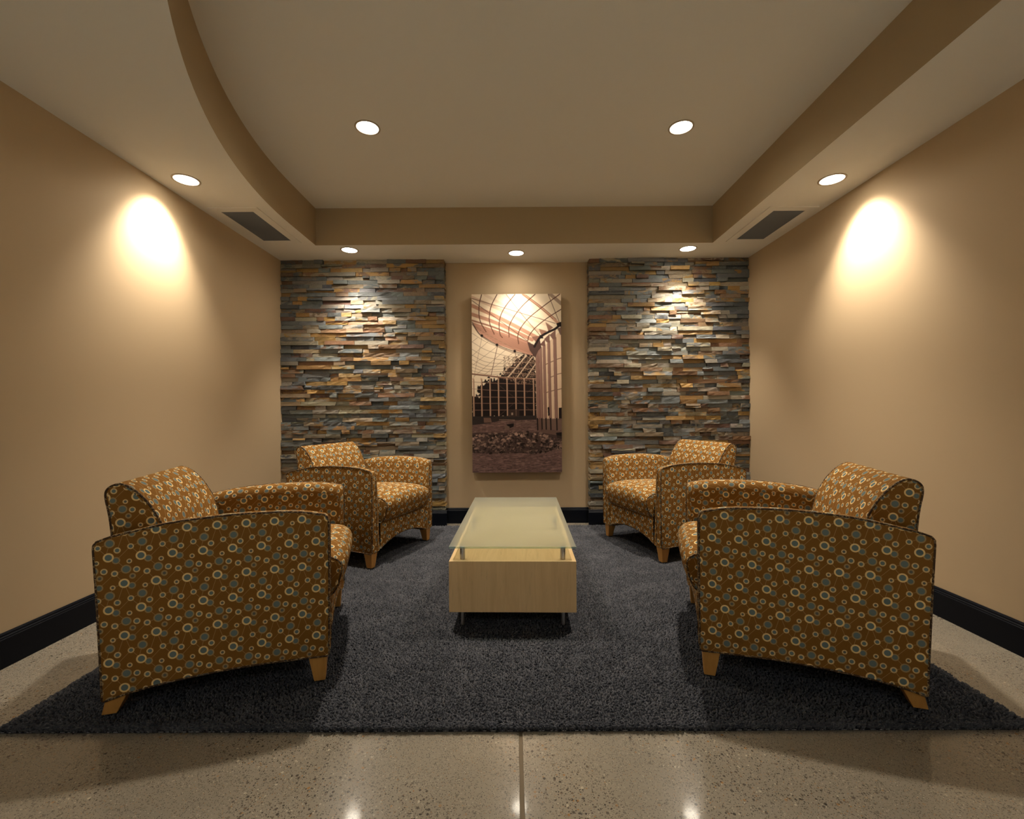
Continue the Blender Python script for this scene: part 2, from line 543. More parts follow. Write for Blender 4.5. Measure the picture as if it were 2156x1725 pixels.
def stone_geo(r, x0, x1, z0, z1, yf, yb, edge):
    """a split-faced strip: rough face, broken ends; edge: -1 / +1 marks the free end at the niche"""
    L = x1 - x0
    nx = max(2, min(7, int(round(L / 0.035))))
    g = 0.0007
    sl = r.uniform(-0.012, 0.012) if r.random() < 0.22 else 0.0
    sr = r.uniform(-0.012, 0.012) if r.random() < 0.22 else 0.0
    tilt = r.uniform(-0.004, 0.004); lean = r.uniform(-0.003, 0.003)
    rough = r.uniform(0.0006, 0.0036)
    V, Fc = [], []
    for j in range(3):
        t = j / 2
        for i in range(nx + 1):
            s = i / nx
            x = x0 + g + (L - 2 * g) * s
            if i == 0: x += sl * (t - 0.5)
            if i == nx: x += sr * (t - 0.5)
            z = z0 + g + (z1 - z0 - 2 * g) * t
            if j != 1 and 0 < i < nx: z += r.uniform(-1, 0.3) * 0.0008 * (1 if j == 2 else -1)
            y = yf + tilt * (s - 0.5) * 2 + lean * (t - 0.5) * 2 + r.uniform(-rough, rough)
            if edge == 1 and i == nx or edge == -1 and i == 0: y += r.uniform(0.001, 0.009); x += r.uniform(-0.004, 0.005) * 1.2
            V.append((x, y, z))
    w = nx + 1
    for j in range(2):
        for i in range(nx):
            a = j * w + i
            Fc.append((a, a + 1, a + 1 + w, a + w))
    per = [i for i in range(w)] + [w + nx, 2 * w + nx] + [2 * w + i for i in range(nx - 1, -1, -1)] + [w]
    b0 = len(V)
    for k in per:
        V.append((V[k][0], yb, V[k][2]))
    P = len(per)
    for k in range(P):
        Fc.append((per[(k + 1) % P], per[k], b0 + k, b0 + (k + 1) % P))
    return V, Fc

def stone_panel(name, x0, x1, free, seed, label):
    r = random.Random(seed)
    core = struct(box(name, x0 + 0.012 if free < 0 else x0, x1 - 0.012 if free > 0 else x1, YS + 0.02, YB, 0.0, ZS, M['canvas_edge']))
    tag(core, label)
    zb = 0.142
    rows = 62
    h = (ZS - zb) / rows
    stones = []
    for k in range(rows):
        za, zt = zb + k * h, zb + (k + 1) * h
        x = x0
        while x < x1 - 1e-6:
            L = r.choice([r.uniform(0.06, 0.12), r.uniform(0.11, 0.22), r.uniform(0.16, 0.34)])
            nxt = x + L
            if x1 - nxt < 0.045: nxt = x1
            edge = 0
            if free > 0 and nxt >= x1 - 1e-6: edge = 1
            if free < 0 and x <= x0 + 1e-6: edge = -1
            parts = [(za, zt)]
            if r.random() < 0.07:
                zm = za + (zt - za) * r.uniform(0.4, 0.6)
                parts = [(za, zm), (zm, zt)]
            for (p, q) in parts:
                yf = YS - 0.004 + r.gauss(0, 0.0095)
                yf = max(YS - 0.024, min(YS + 0.014, yf))
                V, Fc = stone_geo(r, x, nxt, p, q, yf, YB - 0.002 if edge else YS + 0.024, edge)
                c1 = pick_tone(r); c2 = pick_tone(r) if r.random() < 0.55 else c1
                stones.append(((nxt - x) * (q - p), V, Fc, c1, c2))
            x = nxt
    order = sorted(range(len(stones)), key=lambda i: -stones[i][0])
    own = set(order[:300])
    RV, RF, RC, RC2 = [], [], [], []
    for i, (a, V, Fc, c1, c2) in enumerate(stones):
        if i in own:
            o = mesh_obj('stone', V, Fc, M['stone'], core)
            put_colors(o.data, 'tone', [c1] * len(V)); put_colors(o.data, 'tone_b', [c2] * len(V))
        else:
            b = len(RV)
            RV += V; RF += [tuple(b + q for q in f) for f in Fc]; RC += [c1] * len(V); RC2 += [c2] * len(V)
    o = mesh_obj('stone_courses', RV, RF, M['stone'], core)
    put_colors(o.data, 'tone', RC); put_colors(o.data, 'tone_b', RC2)
    o['kind'] = 'stuff'

def put_colors(me, name, cols):
    at = me.color_attributes.new(name, 'FLOAT_COLOR', 'POINT')
    arr = np.ones((len(cols), 4), dtype=np.float32)
    arr[:, :3] = np.array(cols, dtype=np.float32)
    at.data.foreach_set('color', arr.ravel())

stone_panel('wall_back_left', XL, NICHE_L, 1, 11, 'stacked slate ledger stone panel under the curved soffit side')
stone_panel('wall_back_right', NICHE_R, XR, -1, 29, 'stacked slate ledger stone panel under the straight soffit side')

# ------------------------------------------------------------------ recessed downlights
def downlight(x, y, z, power, label, rgb=LAMP_RGB, wide=WIDE_SHARE, size=96, tilt=(0, 0)):
    root = empty('recessed_downlight', (x, y, z))
    tag(root, label, 'ceiling light', 'recessed ceiling downlights')
    n = 40
    prof = [(0.074, 0.0), (0.0735, -0.0030), (0.071, -0.0042), (0.066, -0.0044), (0.0635, -0.0036), (0.0625, -0.0008)]
    vs, fs = [], []
    for (r, zz) in prof:
        for k in range(n):
            a = 2 * math.pi * k / n
            vs.append((r * math.cos(a), r * math.sin(a), zz))
    for j in range(len(prof) - 1):
        for k in range(n):
            fs.append((j * n + (k + 1) % n, j * n + k, (j + 1) * n + k, (j + 1) * n + (k + 1) % n))
    mesh_obj('trim_ring', vs, fs, M['trim_white'], root, smooth=True)
    vs, fs = [(0, 0, -0.0012)], []
    for j, (r, zz) in enumerate(((0.03, -0.0012), (0.05, -0.0011), (0.0628, -0.0010))):
        for k in range(n):
            a = 2 * math.pi * k / n
            vs.append((r * math.cos(a), r * math.sin(a), zz))
    for k in range(n): fs.append((0, 1 + (k + 1) % n, 1 + k))
    for j in range(2):
        for k in range(n):
            a, b = 1 + j * n + k, 1 + j * n + (k + 1) % n
            fs.append((a, b, b + n, a + n))
    mesh_obj('lens', vs, fs, M['lens'], root, smooth=True)
    for nm, p, sz, bl in (('beam', power, size, 1.0), ('spill', power * wide, 168, 1.0)):
        ld = bpy.data.lights.new('lamp_' + nm, 'SPOT')
        ld.energy = p; ld.color = rgb
        ld.spot_size = math.radians(sz); ld.spot_blend = bl
        ld.shadow_soft_size = 0.045
        lo = bpy.data.objects.new('lamp_' + nm, ld)
        lo.location = (0, 0, -0.052)
        if nm == 'beam': lo.rotation_euler = (math.radians(tilt[0]), math.radians(tilt[1]), 0)
        link(lo, root)
    return root

downlight(-0.856, 2.675, ZC, P_TOP, 'lit downlight in the raised ceiling on the curved soffit side', size=86)
downlight(1.012, 2.695, ZC, P_TOP, 'lit downlight in the raised ceiling on the straight soffit side', size=86)
downlight(-1.931, 2.667, ZS, P_SIDE, 'lit downlight in the curved soffit close above its beige wall', tilt=(0, 23), size=92, wide=0.12)
downlight(1.925, 2.716, ZS, P_SIDE, 'lit downlight in the straight soffit close above its beige wall', tilt=(0, -23), size=92, wide=0.12)
downlight(-1.392, 3.850, ZS, P_BACK, 'lit downlight above the stone panel on the curved soffit side', size=84, tilt=(10, 0))
downlight(0.034, 3.950, ZS, P_BACK * 0.72, 'lit downlight above the sepia picture in the niche', size=90)
downlight(1.505, 3.870, ZS, P_BACK, 'lit downlight above the stone panel on the straight soffit side', size=84, tilt=(10, 0))
for ly, where in ((-1.1, 'just behind'), (-3.1, 'far behind')):  # unseen lamps, added as neutral fill for surfaces facing the viewer
    for lx, sd in ((-1.0, 'curved'), (1.0, 'straight')):
        downlight(lx, ly, ZS, P_FILL, 'added cool white fill downlight %s the viewer on the %s soffit side' % (where, sd), FILL_RGB, 0.03, 92)

# ------------------------------------------------------------------ ceiling vents
def vent(cx, cy, w, l, fw, label):
    root = empty('ceiling_vent', (cx, cy, ZS))
    tag(root, label, 'vent', 'soffit vents')
    z = -0.006
    o = [(-w / 2 - fw, -l / 2 - fw), (w / 2 + fw, -l / 2 - fw), (w / 2 + fw, l / 2 + fw), (-w / 2 - fw, l / 2 + fw)]
    i = [(-w / 2, -l / 2), (w / 2, -l / 2), (w / 2, l / 2), (-w / 2, l / 2)]
    vs = [(x, y, 0) for x, y in o] + [(x * 0.995, y * 0.997, z) for x, y in o] + [(x, y, z) for x, y in i] + [(x, y, 0.004) for x, y in i]
    fs = []
    for a in range(3):
        for k in range(4):
            fs.append((a * 4 + (k + 1) % 4, a * 4 + k, (a + 1) * 4 + k, (a + 1) * 4 + (k + 1) % 4))
    mesh_obj('frame', vs, fs, M['ceiling'], root)
    box('grille_panel', -w / 2 - 0.002, w / 2 + 0.002, -l / 2 - 0.002, l / 2 + 0.002, -0.003, 0.0, M['vent_grey'], root)
vent(-1.886, 3.352, 0.220, 0.530, 0.058, 'grey flat vent panel set in the soffit beside its curved edge')
vent(1.922, 3.392, 0.220, 0.525, 0.058, 'grey flat vent panel set in the soffit beside its straight edge')

# ------------------------------------------------------------------ canvas print in the niche
def paint_picture(W=480, H=960):
    X0, X1, Y0, Y1 = 100.0, 1645.0, 75.0, 3165.0
    img = np.zeros((H, W, 3), np.float32)
    gy, gx = np.mgrid[0:H, 0:W]
    PX = X0 + (gx + 0.5) / W * (X1 - X0)
    PY = Y0 + (gy + 0.5) / H * (Y1 - Y0)
    g = np.random.default_rng(5)
    def s2l(c):
        c = np.array(c, np.float32)
        return np.where(c <= 0.04045, c / 12.92, ((c + 0.055) / 1.055) ** 2.4)
    def vnoise(cx, cy, seed):
        q = np.random.default_rng(seed).random((cy + 2, cx + 2)).astype(np.float32)
        fx = (PX - X0) / (X1 - X0) * cx; fy = (PY - Y0) / (Y1 - Y0) * cy
        ix = np.clip(fx.astype(int), 0, cx); iy = np.clip(fy.astype(int), 0, cy)
        tx = fx - ix; ty = fy - iy
        tx = tx * tx * (3 - 2 * tx); ty = ty * ty * (3 - 2 * ty)
        return (q[iy, ix] * (1 - tx) + q[iy, ix + 1] * tx) * (1 - ty) + (q[iy + 1, ix] * (1 - tx) + q[iy + 1, ix + 1] * tx) * ty
    def put(mask, c, a=1.0):
        mk = np.clip(mask, 0, 1)[..., None] * a
        img[:] = img * (1 - mk) + s2l(c) * mk
    def poly(pts, c, a=1.0, wob=None):
        pad = 0 if wob is None else 100
        ax_, bx_ = min(p[0] for p in pts) - pad, max(p[0] for p in pts) + pad
        ay_, by_ = min(p[1] for p in pts) - pad, max(p[1] for p in pts) + pad
        x0 = int(max(0, (ax_ - X0) / (X1 - X0) * W - 1)); x1 = int(min(W, (bx_ - X0) / (X1 - X0) * W + 2))
        y0 = int(max(0, (ay_ - Y0) / (Y1 - Y0) * H - 1)); y1 = int(min(H, (by_ - Y0) / (Y1 - Y0) * H + 2))
        if x1 <= x0 or y1 <= y0: return
        sl = (slice(y0, y1), slice(x0, x1))
        xs = PX[sl] if wob is None else PX[sl] + wob[0][sl]
        yy = PY[sl] if wob is None else PY[sl] + wob[1][sl]
        ins = np.zeros(xs.shape, bool)
        for (ax, ay), (bx, by) in zip(pts, pts[1:] + pts[:1]):
            if ay == by: continue
            ins ^= ((ay > yy) != (by > yy)) & (xs < (bx - ax) * (yy - ay) / (by - ay) + ax)
        mk = ins[..., None].astype(np.float32) * a
        img[sl] = img[sl] * (1 - mk) + s2l(c) * mk
    def smooth(pts, k=10):
        P = [np.array(p, float) for p in pts]
        if len(P) < 3: return P
        P = [2 * P[0] - P[1]] + P + [2 * P[-1] - P[-2]]
        out = []
        for i in range(1, len(P) - 2):
            for t in np.linspace(0, 1, k, endpoint=False):
                p0, p1, p2, p3 = P[i - 1:i + 3]
                out.append(0.5 * ((2 * p1) + (p2 - p0) * t + (2 * p0 - 5 * p1 + 4 * p2 - p3) * t * t + (3 * p1 - p0 - 3 * p2 + p3) * t ** 3))
        return out + [P[-2]]
    def line(pts, w, c, a=1.0, curve=True):
        pts = smooth(pts) if curve else [np.array(p, float) for p in pts]
        d2 = np.full((H, W), 1e9, np.float32)
        for p, q in zip(pts[:-1], pts[1:]):
            x0 = int(max(0, (min(p[0], q[0]) - w - X0) / (X1 - X0) * W - 2)); x1 = int(min(W, (max(p[0], q[0]) + w - X0) / (X1 - X0) * W + 3))
            y0 = int(max(0, (min(p[1], q[1]) - w - Y0) / (Y1 - Y0) * H - 2)); y1 = int(min(H, (max(p[1], q[1]) + w - Y0) / (Y1 - Y0) * H + 3))
            if x1 <= x0 or y1 <= y0: continue
            sx, sy = PX[y0:y1, x0:x1], PY[y0:y1, x0:x1]
            v = q - p; L2 = max(1e-6, float(v @ v))
            t = np.clip(((sx - p[0]) * v[0] + (sy - p[1]) * v[1]) / L2, 0, 1)
            d = np.hypot(sx - p[0] - t * v[0], sy - p[1] - t * v[1])
            d2[y0:y1, x0:x1] = np.minimum(d2[y0:y1, x0:x1], d)
        put((w / 2 + 2 - d2) / 4.0, c, a)
    sky, tan, pale, rib, dark = (0.93, 0.86, 0.76), (0.74, 0.56, 0.47), (0.87, 0.78, 0.68), (0.40, 0.27, 0.22), (0.15, 0.12, 0.12)
    put(np.ones((H, W)), sky)
    # roof shelves
    line([(330, 88), (900, 400), (1370, 610)], 46, pale, 0.8)
    line([(110, 130), (700, 400), (1260, 720)], 52, (0.84, 0.72, 0.62), 0.95)
    line([(110, 275), (600, 500), (1220, 830)], 64, tan)
    line([(110, 425), (560, 590), (1140, 870)], 62, tan)
    line([(110, 530), (560, 680), (1100, 930)], 30, (0.62, 0.45, 0.38))
    line([(640, 85), (1000, 300), (1420, 600)], 34, pale, 0.6)
    line([(990, 85), (1290, 310), (1500, 500), (1600, 600)], 46, (0.78, 0.60, 0.50))
    line([(980, 85), (1280, 320), (1500, 510)], 8, rib); line([(1040, 95), (1330, 320), (1560, 520)], 8, rib)
    line([(1450, 80), (1645, 250)], 60, (0.66, 0.57, 0.50))
    poly([(120, 560), (400, 660), (800, 800), (1100, 930), (1190, 1160), (850, 1060), (540, 950), (280, 800), (150, 640)], (0.72, 0.54, 0.46))
    for k in range(9):
        t = k / 9
        line([(160 + 380 * t, 640 + 300 * t), (560 + 260 * t, 760 + 250 * t), (1100 + 40 * t, 960 + 170 * t)], 7, (0.50, 0.35, 0.29), 0.7)
    for cv in ([(275, 85), (235, 250), (230, 430), (260, 570), (350, 730)], [(540, 85), (450, 260), (410, 430), (415, 590), (490, 770)],
               [(850, 85), (700, 270), (610, 430), (575, 600), (590, 770), (630, 830)], [(1195, 85), (990, 270), (830, 470), (745, 650), (745, 820)],
               [(1620, 85), (1300, 320), (1080, 500), (950, 660), (895, 800), (910, 940)], [(1645, 345), (1400, 500), (1200, 660), (1090, 800), (1065, 890)]):
        line(cv, 16, rib)
    for cv in ([(110, 185), (1060, 890)], [(110, 150), (700, 330), (1540, 590)], [(700, 85), (960, 420), (1290, 810)], [(1420, 85), (1610, 570)]):
        line(cv, 11, rib, 0.95)
    # lower dome netting
    for k, y0 in enumerate((600, 750, 900, 1030, 1130, 1210, 1280, 1340, 1400)):
        t = k / 8
        line([(105, y0), (400 - 60 * t, y0 + 190 - 130 * t), (1020 - 420 * t, 1130 + 340 * t - 10)], 8, (0.56, 0.46, 0.38), 0.85)
    for a, b in (((130, 1530), (280, 810)), ((140, 1500), (700, 1030)), ((290, 1490), (830, 1080)), ((560, 1500), (930, 1120)), ((110, 900), (200, 830)), ((110, 1140), (380, 900)), ((120, 1300), (540, 980))):
        line([a, b], 8, (0.60, 0.50, 0.42), 0.8)
    line([(430, 1490), (545, 970)], 10, rib); line([(855, 1080), (855, 1300)], 9, rib)
    line([(110, 560), (190, 700), (280, 800), (540, 955), (850, 1075), (1160, 1150)], 13, (0.30, 0.21, 0.18))
    line([(110, 590), (250, 790), (520, 965), (830, 1090), (1100, 1160)], 8, rib)
    for bx, by in ((275, 795), (535, 955), (840, 1065)):
        put(((PX - bx) ** 2 + (PY - by) ** 2 < 24 ** 2).astype(np.float32), dark)
    # trees behind the glazing
    n1, n2 = vnoise(60, 120, 1), vnoise(25, 50, 2)
    wob = ((n1 - 0.5) * 90 + (n2 - 0.5) * 90, (vnoise(60, 120, 3) - 0.5) * 90)
    poly([(600, 1470), (760, 1330), (880, 1180), (1010, 1140), (1150, 1155), (1230, 1200), (1230, 2210), (90, 2210), (90, 1850), (215, 1835), (205, 1690), (330, 1590), (450, 1545), (560, 1550)], (0.155, 0.125, 0.12), 1.0, wob)
    speck = (vnoise(150, 300, 8) > 0.66) & (PX > 640) & (PX < 1210) & (PY > 1150) & (PY < 1540 + 110 * vnoise(8, 8, 9))
    put(speck.astype(np.float32), (0.66, 0.54, 0.46), 0.8)
    put(((vnoise(90, 180, 10) > 0.62) & (PX > 640) & (PX < 1210) & (PY > 1150) & (PY < 1480)).astype(np.float32), (0.36, 0.27, 0.23), 0.6)
    for a, b, w in (((1040, 1140), (720, 1520), 22), ((1140, 1170), (870, 1530), 17), ((1195, 1290), (1020, 1545), 16), ((905, 1150), (600, 1480), 10)):
        line([a, b], w, (0.82, 0.72, 0.62))
    for a, b in (((740, 1345), (1195, 1385)), ((650, 1435), (1195, 1472)), ((850, 1250), (1195, 1275))):
        line([a, b], 9, (0.68, 0.56, 0.48), 0.9)
    line([(105, 1455), (430, 1495), (720, 1530), (1200, 1552)], 28, (0.48, 0.35, 0.30))
    line([(110, 1445), (430, 1484), (720, 1518), (1200, 1540)], 7, (0.74, 0.62, 0.52))
    for y, dy in ((1591, 48), (1711, 55), (1846, 24), (1961, 10), (2081, 0)):
        line([(110, y), (420, y + dy * 0.5), (1205, y + dy)], 8, (0.56, 0.43, 0.37), 0.9)
    for a, b in (((500, 1600), (1130, 2110)), ((560, 2190), (860, 1930)), ((1040, 1790), (1200, 1660))):
        line([a, b], 5, (0.42, 0.32, 0.28), 0.7)
    for x in (130, 268, 413, 558, 706, 855, 1003, 1160):
        line([(x, 1545), (x + 6, 2200)], 23, (0.74, 0.60, 0.50)); line([(x + 8, 1560), (x + 14, 2200)], 7, (0.42, 0.31, 0.27))
        line([(x - 16, 1535), (x, 1590)], 10, (0.74, 0.62, 0.52))
    # curtain wall
    poly([(1195, 1175), (1260, 1030), (1370, 960), (1480, 860), (1645, 700), (1645, 2260), (1210, 2235)], (0.86, 0.75, 0.64))
    for xa, xb, yt in ((1198, 1254, 1080), (1256, 1304, 1010), (1318, 1366, 950), (1400, 1448, 900), (1500, 1555, 840), (1634, 1650, 780)):
        poly([(xa, yt), (xb, yt - 20), (xb + 22, 2230), (xa + 20, 2230)], (0.57, 0.44, 0.40))
        line([(xb - 3, yt), (xb + 19, 2230)], 9, (0.42, 0.31, 0.28))
    for a, b in (((1555, 1212), (1640, 1190)), ((1450, 1262), (1502, 1240)), ((1368, 1300), (1402, 1285)), ((1560, 1472), (1645, 1452)), ((1452, 1520), (1506, 1500)), ((1575, 1735), (1645, 1718)), ((1462, 1760), (1520, 1745)), ((1380, 1785), (1410, 1775))):
        line([a, b], 14, (0.50, 0.38, 0.34))
    poly([(1195, 1175), (1255, 1020), (1265, 2230), (1208, 2230)], (0.54, 0.41, 0.37), 0.55)
    poly([(1400, 2040), (1430, 2030), (1436, 2180), (1408, 2190)], dark); poly([(1590, 2050), (1645, 2045), (1645, 2260), (1592, 2250)], dark)
    # compression ring and fins
    poly([(1370, 565), (1505, 660), (1420, 725)], (0.56, 0.42, 0.36)); poly([(1255, 680), (1400, 722), (1300, 800)], (0.60, 0.45, 0.38)); poly([(1130, 820), (1290, 800), (1210, 920)], (0.56, 0.41, 0.35))
    poly([(1440, 790), (1545, 700), (1545, 862), (1492, 862)], (0.50, 0.38, 0.34)); poly([(1345, 860), (1442, 770), (1442, 922), (1392, 915)], (0.48, 0.36, 0.32)); poly([(1268, 960), (1362, 860), (1362, 982), (1310, 975)], (0.45, 0.33, 0.30))
    poly([(1055, 905), (1180, 960), (1270, 850), (1300, 1000), (1240, 1070), (1190, 1185), (1100, 1060)], (0.33, 0.25, 0.23))
    line([(1645, 590), (1545, 680), (1420, 740), (1290, 820), (1210, 930), (1180, 990)], 40, dark)
    poly([(1555, 590), (1645, 560), (1645, 650), (1580, 655)], dark); poly([(1265, 790), (1320, 790), (1335, 850), (1275, 850)], dark)
    poly([(1575, 680), (1645, 650), (1645, 790), (1625, 790)], (0.45, 0.36, 0.32))
    # ground
    gmask = (PY > 2190).astype(np.float32) * ((PX < 1215) | (PY > 2235))
    put(gmask, (0.44, 0.345, 0.325))
    gn = vnoise(40, 260, 20) * 0.6 + vnoise(120, 500, 21) * 0.4
    put(gmask * np.clip((gn - 0.45) * 3, 0, 1), (0.31, 0.24, 0.235), 0.8)
    put(gmask * np.clip((vnoise(30, 200, 22) - 0.6) * 4, 0, 1), (0.55, 0.44, 0.41), 0.7)
    poly([(100, 2190), (1210, 2180), (1210, 2250), (560, 2270), (400, 2310), (100, 2340)], (0.21, 0.18, 0.175))
    poly([(300, 2215), (420, 2215), (440, 2295), (305, 2300)], (0.44, 0.34, 0.30)); poly([(720, 2080), (915, 2065), (915, 2200), (720, 2200)], (0.27, 0.21, 0.19), 0.8)
    poly([(775, 2130), (805, 2130), (805, 2170), (775, 2170)], (0.62, 0.54, 0.48)); line([(570, 2250), (830, 2255)], 12, (0.52, 0.43, 0.38)); line([(870, 2300), (1200, 2310)], 16, (0.46, 0.37, 0.33))
    poly([(690, 2330), (820, 2315), (815, 2370), (740, 2400)], (0.13, 0.11, 0.11)); poly([(665, 2340), (745, 2370), (740, 2425), (660, 2410)], (0.45, 0.37, 0.33))
    poly([(1215, 2235), (1645, 2260), (1645, 2430), (1230, 2430)], (0.46, 0.37, 0.33))
    for x in (1225, 1300, 1370, 1450, 1555):
        line([(x, 2235), (x + 5, 2430)], 24, (0.17, 0.14, 0.135))
    line([(1265, 2240), (1275, 2480)], 40, (0.43, 0.33, 0.30)); poly([(1300, 2420), (1645, 2450), (1645, 2530), (1300, 2500)], (0.42, 0.33, 0.30)); poly([(1540, 2480), (1645, 2470), (1645, 2590), (1560, 2570)], (0.14, 0.12, 0.12))
    # rubble heap
    hx = lambda x: 2455 + 60 * abs((x - 800) / 800) ** 2 + 110 * max(0, (x - 1250) / 400)
    heap = (PY > 2470 + 70 * np.clip((PX - 1250) / 400, 0, 1)) & (PY < 2830 - 90 * np.clip((PX - 1250) / 400, 0, 1))
    put(heap.astype(np.float32), (0.24, 0.19, 0.18), 0.75)
    for k in range(620):
        cx = g.uniform(100, 1640); lo = hx(cx); hi = 2830 - 80 * max(0, (cx - 1250) / 400)
        cy = g.uniform(lo, hi)
        s = g.uniform(10, 44); an = g.uniform(0, math.pi); e = g.uniform(0.3, 0.8)
        pts = []
        for q in range(5):
            th = q * 2 * math.pi / 5 + g.uniform(-0.4, 0.4)
            rx, ry = s * math.cos(th), s * e * math.sin(th)
            pts.append((cx + rx * math.cos(an) - ry * math.sin(an), cy + (rx * math.sin(an) + ry * math.cos(an)) * 0.8))
        t = g.random() ** 1.4 * (1.0 - 0.45 * (cy - lo) / (hi - lo))
        poly(pts, (0.15 + 0.64 * t, 0.12 + 0.53 * t, 0.115 + 0.47 * t))
    for k in range(160):
        cx = g.uniform(110, 1640); cy = g.uniform(2840, 3160)
        line([(cx, cy), (cx + g.uniform(20, 90), cy + g.uniform(-12, 12))], g.uniform(5, 16), (0.25, 0.20, 0.205) if g.random() < 0.6 else (0.55, 0.43, 0.41), 0.6)
    return img

def canvas_print():
    x0, x1, z0, z1 = -0.3785, 0.4455, 0.477, 2.120
    yf, yb = YB - 0.055, YB - 0.012
    root = empty('canvas_print', ((x0 + x1) / 2, YB, z0))
    tag(root, 'tall sepia canvas photo of a glasshouse under construction hung in the niche', 'picture')
    ox, oz = (x0 + x1) / 2, z0
    box('stretcher_body', x0 - ox, x1 - ox, yf + 0.0006 - YB, yb - YB, 0, z1 - z0, M['canvas_edge'], root, 0.002)
    box('hanging_rail', x0 - ox + 0.1, x1 - ox - 0.1, yb - YB - 0.001, -0.0005, z1 - z0 - 0.18, z1 - z0 - 0.12, M['canvas_edge'], root)
    img = paint_picture()
    H, W = img.shape[0] // 2, img.shape[1] // 2
    img = img.reshape(H, 2, W, 2, 3).mean((1, 3))
    xs = np.linspace(x0 - ox, x1 - ox, W); zs = np.linspace(z1 - z0, 0, H)
    gx, gz = np.meshgrid(xs, zs)
    co = np.stack([gx, np.full_like(gx, yf - YB), gz], -1).reshape(-1, 3).astype(np.float32)
    idx = np.arange(H * W).reshape(H, W)
    q = np.stack([idx[1:, :-1], idx[1:, 1:], idx[:-1, 1:], idx[:-1, :-1]], -1).reshape(-1, 4).astype(np.int32)
    me = fast_mesh('printed_face', co, q)
    at = me.color_attributes.new('ink', 'FLOAT_COLOR', 'POINT')
    c4 = np.ones((H * W, 4), np.float32); c4[:, :3] = img.reshape(-1, 3)
    at.data.foreach_set('color', c4.ravel())
    me.materials.append(M['print'])
    link(bpy.data.objects.new('printed_face', me), root)

def fast_mesh(name, co, quads):
    me = bpy.data.meshes.new(name)
    k = quads.shape[1]
    me.vertices.add(len(co)); me.vertices.foreach_set('co', np.asarray(co, np.float32).ravel())
    me.loops.add(quads.size); me.loops.foreach_set('vertex_index', quads.ravel().astype(np.int32))
    me.polygons.add(len(quads)); me.polygons.foreach_set('loop_start', np.arange(0, quads.size, k, dtype=np.int32))
    me.update(calc_edges=True); me.validate()
    return me
canvas_print()

